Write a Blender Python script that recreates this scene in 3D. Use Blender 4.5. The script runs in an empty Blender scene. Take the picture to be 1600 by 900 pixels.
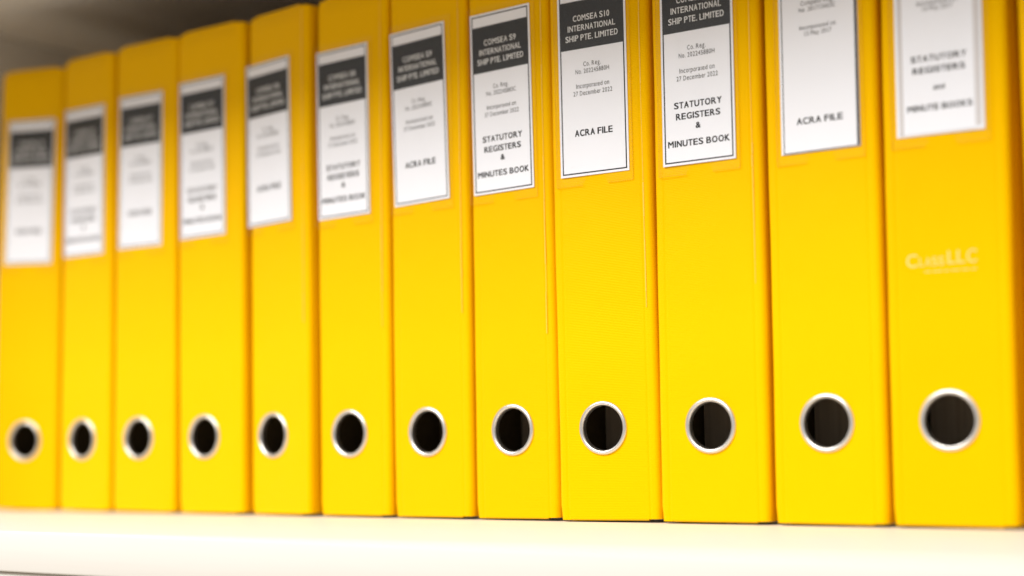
import bpy, bmesh, math, random
from mathutils import Matrix, Vector

scene = bpy.context.scene
col = scene.collection
random.seed(4)

# ------------------------------------------------------------------ camera
cam_data = bpy.data.cameras.new("camera")
cam = bpy.data.objects.new("camera", cam_data)
col.objects.link(cam)
scene.camera = cam
CP = Vector((0.36108, -0.71701, 0.04010))
RIGHT = Vector((0.80265948, 0.59627514, -0.01391805))
FWD = Vector((-0.59413346, 0.80139017, 0.06913202))
UP = Vector((0.0523755, -0.04722029, 0.99751043))
cam.matrix_world = Matrix(((RIGHT.x, UP.x, -FWD.x, CP.x),
                           (RIGHT.y, UP.y, -FWD.y, CP.y),
                           (RIGHT.z, UP.z, -FWD.z, CP.z),
                           (0, 0, 0, 1)))
cam_data.sensor_width = 36.0
cam_data.sensor_fit = 'HORIZONTAL'
cam_data.lens = 2512.9 * 36 / 1600
cam_data.shift_y = 75.44 / 1600
cam_data.clip_start = 0.01
cam_data.clip_end = 60
cam_data.dof.use_dof = True
cam_data.dof.focus_distance = 0.855
cam_data.dof.aperture_fstop = 2.75

# ------------------------------------------------------------------ light
world = bpy.data.worlds.new("World")
scene.world = world
world.use_nodes = True
bg = world.node_tree.nodes["Background"]
# an unlit room: pale walls and ceiling above, a warm wooden floor below
wt = world.node_tree
wtc = wt.nodes.new("ShaderNodeTexCoord")
wsx = wt.nodes.new("ShaderNodeSeparateXYZ")
wt.links.new(wtc.outputs["Generated"], wsx.inputs[0])
wmr = wt.nodes.new("ShaderNodeMapRange")
wmr.inputs[1].default_value = -0.35
wmr.inputs[2].default_value = 0.15
wt.links.new(wsx.outputs["Z"], wmr.inputs[0])
wmx = wt.nodes.new("ShaderNodeMix")
wmx.data_type = 'RGBA'
wmx.inputs[6].default_value = (1.05, 0.86, 0.66, 1)
wmx.inputs[7].default_value = (0.98, 0.985, 1.0, 1)
wt.links.new(wmr.outputs[0], wmx.inputs[0])
wt.links.new(wmx.outputs[2], bg.inputs["Color"])
bg.inputs["Strength"].default_value = 0.52

def area_lamp(name, loc, target, sx, sy, power, color):
    d = bpy.data.lights.new(name, 'AREA')
    d.shape = 'RECTANGLE'
    d.size, d.size_y = sx, sy
    d.energy = power
    d.color = color
    o = bpy.data.objects.new(name, d)
    col.objects.link(o)
    o.location = loc
    o.rotation_euler = (Vector(target) - Vector(loc)).to_track_quat('-Z', 'Y').to_euler()
    return o

area_lamp("ceiling_lamp", (0.0, -1.72, 1.72), (-0.05, 0, 0.05), 0.9, 0.95, 41, (1.0, 0.975, 0.945))
area_lamp("ceiling_lamp", (-1.25, -1.72, 1.72), (-0.4, 0, 0.05), 0.9, 0.95, 47, (1.0, 0.975, 0.945))

scene.view_settings.view_transform = 'Standard'
scene.view_settings.look = 'None'
scene.view_settings.exposure = 0.0
scene.view_settings.gamma = 1.0

# ------------------------------------------------------------------ materials
def new_mat(name):
    m = bpy.data.materials.new(name)
    m.use_nodes = True
    nt = m.node_tree
    return m, nt, nt.nodes["Principled BSDF"]

def ramp_mix(nt, fac, c0, c1):
    mx = nt.nodes.new("ShaderNodeMix")
    mx.data_type = 'RGBA'
    nt.links.new(fac, mx.inputs[0])
    mx.inputs[6].default_value = (*c0, 1)
    mx.inputs[7].default_value = (*c1, 1)
    return mx.outputs[2]

def yellow_material():
    m, nt, b = new_mat("yellow_board")
    tc = nt.nodes.new("ShaderNodeTexCoord")
    info = nt.nodes.new("ShaderNodeObjectInfo")
    n = nt.nodes.new("ShaderNodeTexNoise")
    n.inputs["Scale"].default_value = 22
    n.inputs["Detail"].default_value = 5
    nt.links.new(tc.outputs["Object"], n.inputs["Vector"])
    c = ramp_mix(nt, n.outputs["Fac"], (0.86, 0.472, 0.0002), (0.89, 0.50, 0.0003))
    hs = nt.nodes.new("ShaderNodeHueSaturation")
    mr = nt.nodes.new("ShaderNodeMapRange")
    nt.links.new(info.outputs["Random"], mr.inputs[0])
    mr.inputs[3].default_value = 0.97
    mr.inputs[4].default_value = 1.03
    nt.links.new(mr.outputs[0], hs.inputs["Value"])
    nt.links.new(c, hs.inputs["Color"])
    nt.links.new(hs.outputs[0], b.inputs["Base Color"])
    nr = nt.nodes.new("ShaderNodeTexNoise")
    nr.inputs["Scale"].default_value = 9
    nr.inputs["Detail"].default_value = 8
    nr.inputs["Roughness"].default_value = 0.7
    nt.links.new(tc.outputs["Object"], nr.inputs["Vector"])
    rr = nt.nodes.new("ShaderNodeMapRange")
    nt.links.new(nr.outputs["Fac"], rr.inputs[0])
    rr.inputs[1].default_value = 0.3
    rr.inputs[2].default_value = 0.7
    rr.inputs[3].default_value = 0.32
    rr.inputs[4].default_value = 0.52
    nt.links.new(rr.outputs[0], b.inputs["Roughness"])
    b.inputs["Specular IOR Level"].default_value = 0.14
    b.inputs["Specular Tint"].default_value = (1.0, 0.8, 0.02, 1)
    # fine horizontal ribbing of the plastic wrap
    w = nt.nodes.new("ShaderNodeTexWave")
    w.wave_type = 'BANDS'
    w.bands_direction = 'Z'
    w.inputs["Scale"].default_value = 360
    w.inputs["Distortion"].default_value = 0.8
    w.inputs["Detail"].default_value = 1.0
    nt.links.new(tc.outputs["Object"], w.inputs["Vector"])
    n2 = nt.nodes.new("ShaderNodeTexNoise")
    n2.inputs["Scale"].default_value = 420
    n2.inputs["Detail"].default_value = 2
    nt.links.new(tc.outputs["Object"], n2.inputs["Vector"])
    add = nt.nodes.new("ShaderNodeMath")
    add.operation = 'ADD'
    nt.links.new(w.outputs["Fac"], add.inputs[0])
    nt.links.new(n2.outputs["Fac"], add.inputs[1])
    bp = nt.nodes.new("ShaderNodeBump")
    bp.inputs["Strength"].default_value = 0.5
    bp.inputs["Distance"].default_value = 0.00014
    nt.links.new(add.outputs[0], bp.inputs["Height"])
    n3 = nt.nodes.new("ShaderNodeTexNoise")
    n3.inputs["Scale"].default_value = 14
    nt.links.new(tc.outputs["Object"], n3.inputs["Vector"])
    bp2 = nt.nodes.new("ShaderNodeBump")
    bp2.inputs["Strength"].default_value = 0.3
    bp2.inputs["Distance"].default_value = 0.003
    nt.links.new(n3.outputs["Fac"], bp2.inputs["Height"])
    nt.links.new(bp.outputs[0], bp2.inputs["Normal"])
    nt.links.new(bp2.outputs[0], b.inputs["Normal"])
    return m

def simple(name, color, rough, metallic=0.0, spec=0.5, var=0.0, vscale=60):
    m, nt, b = new_mat(name)
    if var:
        tc = nt.nodes.new("ShaderNodeTexCoord")
        n = nt.nodes.new("ShaderNodeTexNoise")
        n.inputs["Scale"].default_value = vscale
        n.inputs["Detail"].default_value = 4
        nt.links.new(tc.outputs["Object"], n.inputs["Vector"])
        c = ramp_mix(nt, n.outputs["Fac"], tuple(v * (1 - var) for v in color), tuple(min(1, v * (1 + var)) for v in color))
        nt.links.new(c, b.inputs["Base Color"])
    else:
        b.inputs["Base Color"].default_value = (*color, 1)
    b.inputs["Roughness"].default_value = rough
    b.inputs["Metallic"].default_value = metallic
    b.inputs["Specular IOR Level"].default_value = spec
    return m

def laminate(name, c0, c1):
    m, nt, b = new_mat(name)
    tc = nt.nodes.new("ShaderNodeTexCoord")
    mp = nt.nodes.new("ShaderNodeMapping")
    mp.inputs["Scale"].default_value = (3.0, 40, 90)
    nt.links.new(tc.outputs["Object"], mp.inputs["Vector"])
    n = nt.nodes.new("ShaderNodeTexNoise")
    n.inputs["Scale"].default_value = 2.2
    n.inputs["Detail"].default_value = 7
    n.inputs["Roughness"].default_value = 0.6
    nt.links.new(mp.outputs[0], n.inputs["Vector"])
    c = ramp_mix(nt, n.outputs["Fac"], c0, c1)
    nt.links.new(c, b.inputs["Base Color"])
    b.inputs["Roughness"].default_value = 0.42
    b.inputs["Specular IOR Level"].default_value = 0.4
    bp = nt.nodes.new("ShaderNodeBump")
    bp.inputs["Strength"].default_value = 0.15
    bp.inputs["Distance"].default_value = 0.0003
    nt.links.new(n.outputs["Fac"], bp.inputs["Height"])
    nt.links.new(bp.outputs[0], b.inputs["Normal"])
    return m

def page_material():
    m, nt, b = new_mat("page_edges")
    tc = nt.nodes.new("ShaderNodeTexCoord")
    mp = nt.nodes.new("ShaderNodeMapping")
    mp.inputs["Scale"].default_value = (1, 0.01, 0.03)
    nt.links.new(tc.outputs["Object"], mp.inputs["Vector"])
    n = nt.nodes.new("ShaderNodeTexNoise")
    n.inputs["Scale"].default_value = 520
    n.inputs["Detail"].default_value = 3
    nt.links.new(mp.outputs[0], n.inputs["Vector"])
    c = ramp_mix(nt, n.outputs["Fac"], (0.34, 0.25, 0.16), (0.58, 0.46, 0.32))
    nt.links.new(c, b.inputs["Base Color"])
    b.inputs["Roughness"].default_value = 0.9
    return m

def film_material():
    m = bpy.data.materials.new("clear_film")
    m.use_nodes = True
    nt = m.node_tree
    nt.nodes.clear()
    out = nt.nodes.new("ShaderNodeOutputMaterial")
    tr = nt.nodes.new("ShaderNodeBsdfTransparent")
    tr.inputs["Color"].default_value = (0.995, 0.995, 0.995, 1)
    gl = nt.nodes.new("ShaderNodeBsdfGlossy")
    gl.inputs["Roughness"].default_value = 0.22
    gl.inputs["Color"].default_value = (1, 1, 1, 1)
    fr = nt.nodes.new("ShaderNodeValue")
    fr.outputs[0].default_value = 0.012
    mx = nt.nodes.new("ShaderNodeMixShader")
    nt.links.new(fr.outputs[0], mx.inputs[0])
    nt.links.new(tr.outputs[0], mx.inputs[1])
    nt.links.new(gl.outputs[0], mx.inputs[2])
    nt.links.new(mx.outputs[0], out.inputs["Surface"])
    return m

YELLOW = yellow_material()
LINING = simple("black_lining", (0.07, 0.048, 0.02), 0.8, spec=0.2, var=0.3, vscale=200)
METAL = simple("polished_ring_metal", (0.74, 0.715, 0.68), 0.34, metallic=1.0, var=0.05, vscale=90)
PAPER = simple("label_paper", (0.86, 0.88, 0.945), 0.5, spec=0.3, var=0.012, vscale=40)
PAPER_GREY = simple("grey_margin_and_shadow_line", (0.62, 0.60, 0.61), 0.55, spec=0.3)
BAND = simple("dark_printed_band", (0.030, 0.031, 0.033), 0.5, spec=0.4, var=0.15, vscale=120)
INK = simple("black_ink", (0.012, 0.011, 0.012), 0.6, spec=0.2)
INK_GREY = simple("thin_grey_ink", (0.035, 0.033, 0.036), 0.6, spec=0.2)
WHITE_INK = simple("white_reversed_lettering", (0.74, 0.75, 0.76), 0.6, spec=0.2)
LOGO_INK = simple("pale_printed_logo", (0.88, 0.63, 0.17), 0.45, spec=0.3)
CREASE_LIGHT = simple("painted_crease_highlight", (0.88, 0.54, 0.055), 0.35, spec=0.4, var=0.1, vscale=300)
FILM = film_material()
SEAM = simple("welded_film_edge", (0.72, 0.37, 0.001), 0.35, spec=0.5)
PAGES = page_material()
CREAM = laminate("cream_laminate", (0.725, 0.695, 0.64), (0.78, 0.755, 0.70))

# ------------------------------------------------------------------ mesh helpers
def link(name, bm, mats, parent=None, smooth=None):
    me = bpy.data.meshes.new(name)
    bmesh.ops.recalc_face_normals(bm, faces=bm.faces)
    bm.to_mesh(me)
    bm.free()
    for m in (mats if isinstance(mats, (list, tuple)) else [mats]):
        me.materials.append(m)
    if smooth:
        for p in me.polygons:
            p.use_smooth = True
        me.set_sharp_from_angle(angle=math.radians(smooth))
    o = bpy.data.objects.new(name, me)
    col.objects.link(o)
    if parent:
        o.parent = parent
    return o

def add_box(bm, x0, x1, y0, y1, z0, z1, bevel=0.0, seg=2):
    g = bmesh.ops.create_cube(bm, size=1.0)
    vs = g['verts']
    for v in vs:
        v.co = Vector((x0 + (v.co.x + .5) * (x1 - x0), y0 + (v.co.y + .5) * (y1 - y0), z0 + (v.co.z + .5) * (z1 - z0)))
    if bevel:
        es = list({e for v in vs for e in v.link_edges})
        bmesh.ops.bevel(bm, geom=es, offset=bevel, segments=seg, profile=0.5, affect='EDGES')

def add_sheet(bm, x0, x1, z0, z1, y):
    vs = [bm.verts.new((x, y, z)) for x, z in ((x0, z0), (x1, z0), (x1, z1), (x0, z1))]
    bm.faces.new(vs)

# ---- lettering ---------------------------------------------------------------
ADV = dict(zip("ABCDEFGHIJKLMNOPQRSTUVWXYZ", (690, 690, 722, 722, 660, 611, 778, 722, 278, 540, 690, 580, 833, 722, 778, 667, 778, 722, 667, 611, 722, 667, 944, 667, 667, 611)))
ADV.update(zip("abcdefghijklmnopqrstuvwxyz", (556, 556, 500, 556, 556, 278, 556, 556, 222, 222, 500, 222, 833, 556, 556, 556, 556, 333, 500, 278, 556, 500, 722, 500, 500, 500)))
ADV.update({c: 556 for c in "0123456789"})
ADV.update({' ': 278, '.': 278, '&': 700, '-': 333})
GLYPHS = {}

def glyph(ch):
    if ch not in GLYPHS:
        cu = bpy.data.curves.new("glyph", 'FONT')
        cu.body = ch
        cu.size = 1.0
        cu.resolution_u = 4
        o = bpy.data.objects.new("glyph", cu)
        col.objects.link(o)
        dg = bpy.context.evaluated_depsgraph_get()
        me = bpy.data.meshes.new_from_object(o.evaluated_get(dg))
        GLYPHS[ch] = ([(v.co.x, v.co.y) for v in me.vertices], [tuple(p.vertices) for p in me.polygons])
        bpy.data.objects.remove(o)
        bpy.data.curves.remove(cu)
        bpy.data.meshes.remove(me)
    return GLYPHS[ch]

def text_into(bm, body, cx, cz, width, cap, bold, y):
    """one printed line centred at cx: cap height cap, total width width, on the plane y.
    bold is the extra half stroke as a share of the cap height"""
    hs = [v[1] for v in glyph("H")[0]]
    h1 = max(hs)
    sz = cap / h1
    total = sum(ADV[c] for c in body) / 1000
    sx = width / total
    x = cx - width / 2
    b = bold * cap
    offs = [(0, 0)] if not bold else [(-b, -b * .55), (b, -b * .55), (-b, b * .55), (b, b * .55), (0, 0)]
    for ch in body:
        adv = ADV[ch] / 1000
        if ch != ' ':
            vs, ps = glyph(ch)
            x0, x1 = min(v[0] for v in vs), max(v[0] for v in vs)
            ink = adv * (0.42 if ch in "Iil." else 0.2 if ch == "1" else 0.76 if bold < .01 else 0.79)
            gx = ink * sx / (x1 - x0)
            lift = 1.13 if ch in "aceimnorsuvwxzgpqy" else 1.0
            mid = x + adv * sx / 2
            for k, (ox, oz) in enumerate(offs):
                vm = [bm.verts.new((mid + (vx - (x0 + x1) / 2) * gx + ox, y - k * 0.000004, cz - cap / 2 + vy * sz * lift + oz)) for vx, vy in vs]
                for p in ps:
                    try:
                        bm.faces.new([vm[q] for q in p])
                    except ValueError:
                        pass
        x += adv * sx

# ---- binder parts --------------------------------------------------------------
H = 0.318
HZ = 0.0498
RING = 0.0144

def wobble(seed, z, amp):
    return amp * (math.sin(z * 17 + seed * 2.3) + 0.6 * math.sin(z * 41 + seed * 5.1) + 0.3 * math.sin(z * 97 + seed * 1.7)) / 1.9

def spine_mesh(w, hx, seed):
    """thickness-2.4 mm spine board, hinge grooves, rounded long edges, round finger hole"""
    bm = bmesh.new()
    T = 0.0024
    half = w / 2
    s = 0.0142
    xl, xr = min(-half + 0.0072, hx - s - 0.0002), max(half - 0.0072, hx + s + 0.0002)
    zs_low = [0.0008, 0.0015, 0.008, 0.018, 0.027, HZ - s]
    zs_high = [HZ + s] + [HZ + s + (H - 0.0012 - HZ - s) * k / 22 for k in range(1, 23)] + [H]
    cols = [xl, hx - s, hx + s, xr]

    def dy(x, z):
        if z < 0.0012 or z > H - 0.0005:
            e = 0.0007
        else:
            e = 0.0
        return e + wobble(seed, z, 0.00022) + 0.0003 * (x / half) * math.sin(z * 9 + seed)

    vf = {}
    def V(x, z, back=False):
        k = (round(x, 6), round(z, 6), back)
        if k not in vf:
            vf[k] = bm.verts.new((x, dy(x, z) + (T if back else 0), z))
        return vf[k]
    allz = zs_low + zs_high
    for back in (False, True):
        for i in range(len(allz) - 1):
            z0, z1 = allz[i], allz[i + 1]
            for j in range(3):
                if j == 1 and abs(z0 - (HZ - s)) < 1e-6:
                    continue
                bm.faces.new([V(cols[j], z0, back), V(cols[j + 1], z0, back), V(cols[j + 1], z1, back), V(cols[j], z1, back)])
    # square patch with the hole
    N = 64
    R = 0.0138
    rim = {}
    for back in (False, True):
        inner, outer = [], []
        for k in range(N):
            a = 2 * math.pi * (k + .0) / N
            c, sn = math.cos(a), math.sin(a)
            inner.append(bm.verts.new((hx + R * c, dy(hx, HZ) + (T if back else 0), HZ + R * sn)))
            m = max(abs(c), abs(sn))
            px, pz = hx + s * c / m, HZ + s * sn / m
            outer.append(V(px, pz, back))
        for k in range(N):
            k2 = (k + 1) % N
            bm.faces.new([inner[k], inner[k2], outer[k2], outer[k]])
        rim[back] = inner
    for k in range(N):
        k2 = (k + 1) % N
        bm.faces.new([rim[False][k], rim[False][k2], rim[True][k2], rim[True][k]])
    # top and bottom edges of the middle board
    for z in (allz[0], allz[-1]):
        for j in range(3):
            bm.faces.new([V(cols[j], z), V(cols[j + 1], z), V(cols[j + 1], z, True), V(cols[j], z, True)])
    # hinge strips with groove and rounded edge
    r = 0.0032
    for side in (-1, 1):
        hw = half - xr if side > 0 else xl + half      # width of this hinge strip
        prof = [(half - hw, 0.0), (half - r - (hw - r) * .86, 0.00002), (half - r - (hw - r) * .78, 0.00016), (half - r - (hw - r) * .68, 0.00020), (half - r - (hw - r) * .52, 0.0), (half - r - (hw - r) * .36, -0.00008), (half - r - (hw - r) * .13, 0.0)]
        for k in range(0, 8):
            a = math.pi / 2 * k / 7
            prof.append((half - r + r * math.sin(a), r - r * math.cos(a)))
        prof.append((half, 0.0080))
        prof.append((half - T, 0.0080))
        prof.append((half - T, T + 0.0012))
        prof.append((half - T - 0.0012, T))
        prof.append((half - hw, T))
        n = 40
        rows = []
        for i in range(n + 1):
            t = i / n
            zb = 0.0015 if side > 0 else 0.0010
            z = zb + (H - 0.0014 - zb) * t
            ins = 0.0
            if i == 0 or i == n:
                ins = 0.0006
            ex = wobble(seed + side * 3, z, 0.00028)
            row = []
            for (px, py) in prof:
                k = max(0.0, (px - (half - hw)) / hw)
                row.append(bm.verts.new((side * (px - ins * k) + ex * k, py + dy(side * px, min(max(z, .002), H - .002)) + ins * (1 if py < T else 0) * k, z)))
            rows.append(row)
        m = len(prof)
        for i in range(n):
            for j in range(m):
                j2 = (j + 1) % m
                bm.faces.new([rows[i][j], rows[i][j2], rows[i + 1][j2], rows[i + 1][j]])
        bm.faces.new(rows[0])
        bm.faces.new(rows[-1])
    for f in bm.faces:
        c = f.calc_center_median()
        f.material_index = 1 if (c.y > 0.00205 and abs(c.x) < half - T - 0.0001 and c.z > 0.003 and c.z < H - .003) else 0
    return bm

def ring_mesh():
    """flared metal finger ring, lathe about the hole axis (Y)"""
    bm = bmesh.new()
    prof = [(0.01440, 0.0003), (0.01438, -0.0004), (0.0141, -0.0009), (0.0136, -0.00125), (0.0130, -0.00135), (0.0124, -0.0011), (0.0120, -0.0006),
            (0.01175, 0.0002), (0.0117, 0.0009), (0.0118, 0.0024), (0.0121, 0.0030), (0.0134, 0.0031), (0.0136, 0.0028), (0.0134, 0.0025), (0.0134, 0.0004)]
    N = 72
    rings = []
    for k in range(N):
        a = 2 * math.pi * k / N
        rings.append([bm.verts.new((r * math.cos(a), y, r * math.sin(a))) for r, y in prof])
    m = len(prof)
    for k in range(N):
        k2 = (k + 1) % N
        for j in range(m):
            j2 = (j + 1) % m
            bm.faces.new([rings[k][j], rings[k2][j], rings[k2][j2], rings[k][j2]])
    return bm

LW, LH = 0.042, 0.104     # label card

def build_label(parent, lx, lz, head, ink, tilt, style):
    """printed card in the pocket; lz = bottom edge; local origin at the bottom centre"""
    bm = bmesh.new()
    add_box(bm, -LW / 2, LW / 2, -0.00040, -0.00012, 0, LH)
    mats = [PAPER]
    card = link('label', bm, mats, parent)
    card.location = (lx, 0, lz)
    card.rotation_euler = (0, math.radians(tilt), 0)
    band = (0.0076, 0.0343) if style == 'bordered' else (0.0030, 0.0215)
    yb = -0.00044
    yt = -0.00048
    if style == 'bordered':
        i, t = 0.0012, 0.0007
        bm = bmesh.new()
        x0, x1, z0, z1 = -LW / 2 + i, LW / 2 - i, i, LH - i
        add_sheet(bm, x0, x1, z0, z0 + t, yb)
        add_sheet(bm, x0, x1, z1 - t, z1, yb)
        add_sheet(bm, x0, x0 + t, z0 + t, z1 - t, yb)
        add_sheet(bm, x1 - t, x1, z0 + t, z1 - t, yb)
        link('border', bm, INK, card)
    elif style == 'thin':
        bm = bmesh.new()
        i, t = 0.0013, 0.0005
        add_sheet(bm, -LW / 2 + i, LW / 2 - .0002, .0002, .0002 + t, yb)
        add_sheet(bm, -LW / 2 + i, -LW / 2 + i + t, .0002 + t, LH - .001, yb)
        add_sheet(bm, LW / 2 - .0016, LW / 2 - .0002, .0002 + t, LH - .001, yb)
        link('border', bm, [INK_GREY], card)
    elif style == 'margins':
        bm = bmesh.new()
        add_sheet(bm, -LW / 2 + .0014, -LW / 2 + .0036, 0.0004, LH, yb)  # plain grey band down each side of the card
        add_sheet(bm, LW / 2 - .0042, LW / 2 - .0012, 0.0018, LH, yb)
        add_sheet(bm, -LW / 2 + .0036, LW / 2 - .0042, 0.0004, 0.0009, yb)  # shadow along the card's bottom edge, drawn as a thin grey line
        link('border', bm, PAPER_GREY, card)  # grey side bands plus the drawn shadow line
    if head:
        bm = bmesh.new()
        add_sheet(bm, -LW / 2 + .0015, LW / 2 - .0015, LH - band[1], LH - band[0], yb - .00001)
        link('header_band', bm, BAND, card)
        bm = bmesh.new()
        for body, d, wd in head:
            text_into(bm, body, 0.0, LH - d, wd, 0.0032, .022, yt)
        link('heading_lettering', bm, WHITE_INK, card)
    if ink:
        for name, pick in (('details_lettering', False), ('title_lettering', True)):
            bm = bmesh.new()
            for body, d, wd, cap, bold in ink:
                if (bold > .01) == pick:
                    text_into(bm, body, 0.0, LH - d, wd, cap, .042 if pick else 0.0, yt)
            link(name, bm, INK, card)
    return card

def pocket_mesh(lz):
    bm = bmesh.new()
    x0, x1 = -LW / 2 - 0.0026, LW / 2 + 0.0022
    z0, z1 = lz - 0.0052, lz + LH + 0.004
    y = -0.00066
    nx0, nx1, nh = -0.0072, 0.0080, 0.0042
    pts = [(x0, z0), (nx0, z0), (nx0 + .002, z0 + nh), (nx1 - .002, z0 + nh), (nx1, z0), (x1, z0), (x1, z1), (x0, z1)]
    fr = [bm.verts.new((x, y, z)) for x, z in pts]
    bm.faces.new(fr)
    bmesh.ops.solidify(bm, geom=bm.faces[:], thickness=0.00008)
    return bm, pts

def seam_mesh(pts):
    """dotted weld along the pocket edge"""
    bm = bmesh.new()
    def run(a, b):
        L = math.hypot(b[0] - a[0], b[1] - a[1])
        n = max(1, int(L / 0.0013))
        for k in range(n):
            t = (k + .5) / n
            x, z = a[0] + (b[0] - a[0]) * t, a[1] + (b[1] - a[1]) * t
            g = bmesh.ops.create_cube(bm, size=1.0)
            for v in g['verts']:
                v.co = Vector((x + v.co.x * 0.0004, -0.00052 + v.co.y * 0.00035, z + v.co.z * 0.0004))
    run(pts[0], pts[1])
    run(pts[4], pts[5])
    run(pts[5], pts[6])
    run(pts[7], pts[0])
    return bm

def binder(label, xl, xr, xh, xlab, zlab, lean, skew, yaw=0.0, yoff=0.0, head=None, ink=None, tilt=0.0, style='bordered', logo=False, seed=0, holez=0.0):
    cx = (xl + xr) / 2
    root = bpy.data.objects.new('lever_arch_binder', None)
    root.empty_display_size = 0.03
    col.objects.link(root)
    root.location = (cx, yoff, 0.0002)
    root.rotation_euler = (0, math.radians(lean), math.radians(yaw))
    root['label'] = label
    root['category'] = 'binder'
    root['group'] = 'yellow binders in a row on the shelf'
    w = (xr - xl) / math.cos(math.radians(skew + yaw))
    sk = math.radians(skew)
    hx = xh - cx
    lx = xlab - cx
    sp = link('spine', spine_mesh(w, hx, seed), [YELLOW, LINING], root, smooth=35)
    sp.rotation_euler.z = sk
    rg = link('finger_ring', ring_mesh(), METAL, root, smooth=50)
    rg.location = (hx * math.cos(sk), hx * math.sin(sk) + wobble(seed, HZ, .00022), HZ)
    rg.rotation_euler.z = sk
    # painted highlight along the right-hand hinge: a broken pale line
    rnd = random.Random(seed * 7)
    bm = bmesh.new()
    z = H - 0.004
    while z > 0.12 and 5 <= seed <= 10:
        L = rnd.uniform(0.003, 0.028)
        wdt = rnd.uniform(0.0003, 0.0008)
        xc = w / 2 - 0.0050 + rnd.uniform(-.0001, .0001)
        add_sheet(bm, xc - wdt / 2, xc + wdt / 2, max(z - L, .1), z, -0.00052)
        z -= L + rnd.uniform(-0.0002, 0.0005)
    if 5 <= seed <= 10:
        wc = link('crease_highlight', bm, CREASE_LIGHT, root)
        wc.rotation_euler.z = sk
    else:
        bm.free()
    # covers
    for side in (-1, 1):
        bm = bmesh.new()
        T = 0.0024
        xo = side * w / 2 * math.cos(sk)
        yo = side * w / 2 * math.sin(sk) + 0.0083
        a, b = (xo - T, xo) if side > 0 else (xo, xo + T)
        add_box(bm, a + .0001, b - .0001, yo, 0.283, 0.0017, H - 0.0008, 0.0006)
        for f in bm.faces:
            n = f.normal
            f.material_index = 1 if f.normal.x * side < -0.9 else 0
        bm.normal_update()
        for f in bm.faces:
            f.material_index = 1 if f.normal.x * side < -0.9 else 0
        link('cover', bm, [YELLOW, LINING], root, smooth=40)
    bm = bmesh.new()
    add_box(bm, -w / 2 + .0036, w / 2 - .0036, 0.040, 0.272, 0.006, 0.303)
    link('paper_stack', bm, PAGES, root)
    # label in its clear pocket
    pivot = sk
    bm, pts = pocket_mesh(zlab)
    pk = link('label_pocket', bm, FILM, root)
    pk.location = (lx * math.cos(pivot), lx * math.sin(pivot), 0)
    pk.rotation_euler.z = pivot
    link('welded_seam', seam_mesh(pts), SEAM, pk)
    card = build_label(root, 0, zlab, head, ink, tilt, style)
    card.location = (lx * math.cos(pivot), lx * math.sin(pivot), zlab)
    card.rotation_euler = (0, math.radians(tilt), pivot)
    for o in (card, pk):          # sit just clear of the slightly bowed spine
        o.location.y -= 0.00032
    if logo:
        bm = bmesh.new()
        y = -0.0004
        text_into(bm, "C", -0.0155, 0.1246, 0.0066, 0.0060, 0.01, y)
        text_into(bm, "LASS", -0.0060, 0.1238, 0.0124, 0.0040, 0.01, y)
        text_into(bm, "LLC", 0.0085, 0.1252, 0.0145, 0.0060, 0.012, y)
        x = -0.0095
        for wd in (.0035, .0052, .0028, .0046, .0040, .0030):      # the strap line is too small to read: a row of short strokes
            add_sheet(bm, x, x + wd - .0006, 0.1188, 0.11935, y)
            x += wd + .0004
        lg = link('printed_logo', bm, LOGO_INK, root)
        lg.location.x = 0.0795 - cx
        lg.rotation_euler.z = sk
    return root

# ------------------------------------------------------------------ bookcase
bk = bpy.data.objects.new('bookcase', None)
bk.location = (0, 0, 0)
col.objects.link(bk)
bk['label'] = 'cream laminate bookcase whose pale thick shelf carries the row of yellow binders'
bk['category'] = 'bookcase'
SX0, SX1 = -0.705, 0.56
FRONT, BACK = -0.191, 0.310
ZTOP = 0.369
def board(name, *a):
    bm = bmesh.new()
    add_box(bm, *a, bevel=0.0011, seg=3)
    return link(name, bm, CREAM, bk, smooth=40)
board('shelf_board', SX0 + .0004, SX1 - .0004, FRONT, BACK - .0006, -0.0215, 0.0)
board('shelf_board', SX0 + .0004, SX1 - .0004, FRONT, BACK - .0006, ZTOP, ZTOP + 0.0215)
board('side_panel', SX0 - 0.02, SX0, FRONT - .002, BACK, -0.36, ZTOP + 0.06)
board('side_panel', SX1, SX1 + 0.02, FRONT - .002, BACK, -0.36, ZTOP + 0.06)
board('back_panel', SX0 + .0004, SX1 - .0004, BACK + .0006, BACK + 0.009, -0.36, ZTOP + 0.06)
board('door_panel', SX0 + .0006, SX1 - .0006, FRONT + .0024, FRONT + .018, -0.355, -0.0219)

# ------------------------------------------------------------------ the binders
def header(code):
    return [("COMSEA " + code, 0.0172, 0.0228), ("INTERNATIONAL", 0.0226, 0.0298), ("SHIP PTE. LIMITED", 0.0281, 0.0327)]
def reg(no, date="27 December 2022"):
    return [("Co. Reg.", 0.0430, 0.0112, 0.0024, 0.009), ("No. " + no, 0.0468, 0.0212, 0.0024, 0.009),
            ("Incorporated on", 0.0548, 0.0208, 0.0024, 0.009), (date, 0.0588, 0.0243, 0.0024, 0.009)]
ACRA = [("ACRA FILE", 0.0805, 0.0236, 0.0034, 0.024)]
STAT = [("STATUTORY", 0.0728, 0.0280, 0.0032, 0.024), ("REGISTERS", 0.0787, 0.0261, 0.0032, 0.024),
        ("&", 0.0842, 0.0034, 0.0030, 0.024), ("MINUTES BOOK", 0.0928, 0.0362, 0.0032, 0.024)]
OLD_H = [("COMSEA", 0.0075, 0.0150), ("INTERNATIONAL", 0.0122, 0.0298), ("SHIP PTE. LIMITED", 0.0169, 0.0327)]
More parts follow.
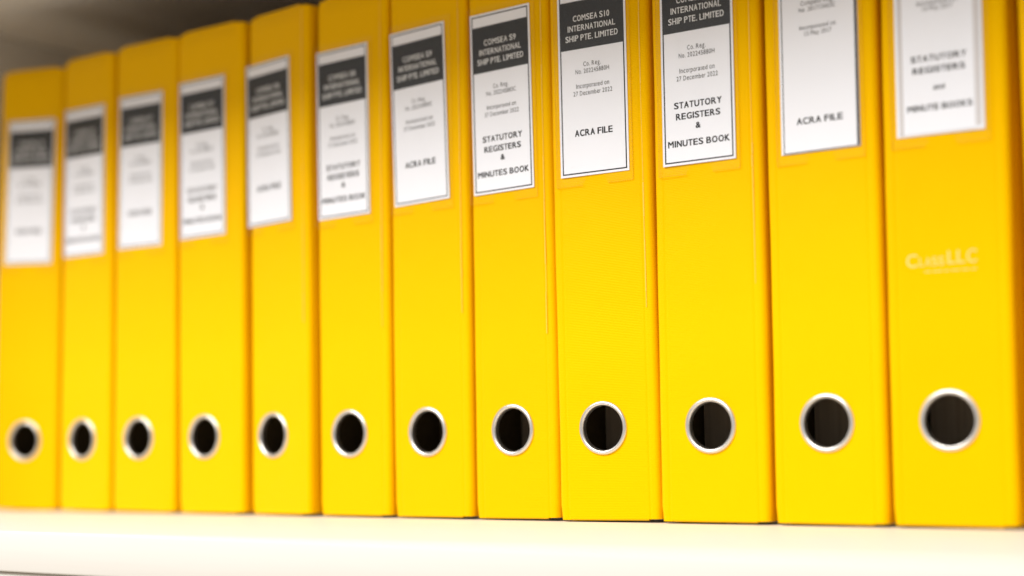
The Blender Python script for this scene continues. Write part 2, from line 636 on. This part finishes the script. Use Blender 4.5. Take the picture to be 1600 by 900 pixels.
OLD_A = [("Company Reg.", 0.0295, 0.0180, 0.0021, 0.0), ("No. 201713453C", 0.0327, 0.0200, 0.0021, 0.0),
         ("Incorporated on", 0.0417, 0.0198, 0.0021, 0.0), ("15 May 2017", 0.0449, 0.0150, 0.0021, 0.0),
         ("ACRA FILE", 0.0882, 0.0250, 0.0031, 0.024)]
OLD_S = [("Incorporated on", 0.0412, 0.0198, 0.0021, 0.0), ("15 May 2017", 0.0440, 0.0150, 0.0021, 0.0),
         ("STATUTORY", 0.0676, 0.0270, 0.0028, 0.024), ("REGISTERS", 0.0732, 0.0255, 0.0028, 0.024),
         ("and", 0.0817, 0.0055, 0.0022, 0.012), ("MINUTE BOOKS", 0.0910, 0.0315, 0.0028, 0.024)]

B = [
 # label, xl, xr, xh, xlab, zlab, lean, skew, options
 ("yellow binder at the far left end of the row, turned slightly out towards the camera", -0.6325, -0.5765, -0.6050, -0.6050, .1765, 1.1, 7.0,
  dict(yaw=6.0, yoff=-0.001, head=header("S6"), ink=reg("202245878A") + ACRA, tilt=0.8)),
 ("very blurred yellow binder, second from the left, its label printed down to the bottom edge", -0.5664, -0.5125, -0.5418, -0.5419, .1775, 0.5, 0.0,
  dict(head=header("S6"), ink=reg("202245878A") + STAT)),
 ("blurred yellow binder, third from the left, with the lower half of its label nearly empty", -0.5091, -0.4485, -0.4832, -0.4832, .1783, 0.6, 1.5,
  dict(head=header("S7"), ink=reg("202245881E") + ACRA)),
 ("blurred yellow binder, fourth from the left, with greenish blurred capitals low on its label", -0.4434, -0.3825, -0.4185, -0.4193, .1798, -0.15, 0.5,
  dict(head=header("S7"), ink=reg("202245881E") + STAT, tilt=-0.3)),
 ("fifth yellow binder from the left, turned slightly away, a wide dark gap on its right", -0.3789, -0.3222, -0.3572, -0.3587, .1826, -0.2, -5.5,
  dict(head=header("S8"), ink=reg("202245882K") + ACRA, tilt=-0.8)),
 ("yellow binder, sixth from the left, grey framed label with soft but guessable REGISTERS lettering", -0.3178, -0.2603, -0.2926, -0.2952, .1808, -0.05, -0.5,
  dict(head=header("S8"), ink=reg("202245882K") + STAT, tilt=-0.7)),
 ("yellow binder whose slightly soft label reads S9 in the band and ACRA FILE below", -0.2580, -0.1995, -0.2317, -0.2333, .1832, -0.25, -1.0,
  dict(head=header("S9"), ink=reg("202245883C") + ACRA, tilt=-1.4)),
 ("yellow binder whose label reads S9 above STATUTORY REGISTERS and MINUTES BOOK", -0.1974, -0.1407, -0.1705, -0.1732, .1833, -0.35, 0.0,
  dict(head=header("S9"), ink=reg("202245883C") + STAT, tilt=-0.6)),
 ("yellow binder in sharpest focus whose label reads S10 and ACRA FILE", -0.1386, -0.0777, -0.1105, -0.1114, .1861, -0.45, 4.5,
  dict(head=header("S10"), ink=reg("202245880H") + ACRA)),
 ("yellow binder with a sharp framed REGISTERS label, just right of the S10 ACRA FILE binder", -0.0758, -0.0134, -0.0456, -0.0484, .1848, -0.05, 2.0,
  dict(head=header("S10"), ink=reg("202245880H") + STAT)),
 ("yellow binder with an ACRA FILE label dated 15 May 2017, left of the logo binder", -0.0111, 0.0488, 0.0184, 0.0190, .1828, 0.15, 0.0,
  dict(head=OLD_H, ink=OLD_A, style='thin')),
 ("yellow binder with a pale printed logo on its spine between label and finger hole", 0.0511, 0.1110, 0.0800, 0.0794, .1834, 0.35, 2.5,
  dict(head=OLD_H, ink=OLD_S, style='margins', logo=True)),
 ("yellow binder cut off by the right edge of the photo beyond a dark gap", 0.1188, 0.1800, 0.1490, 0.1465, .1835, -0.2, 0.0, dict(style='plain')),
]
for i, (lab, xl, xr, xh, xlab, zlab, lean, skew, opt) in enumerate(B):
    binder(lab, xl, xr, xh, xlab, zlab, lean, skew, seed=i + 1, **opt)
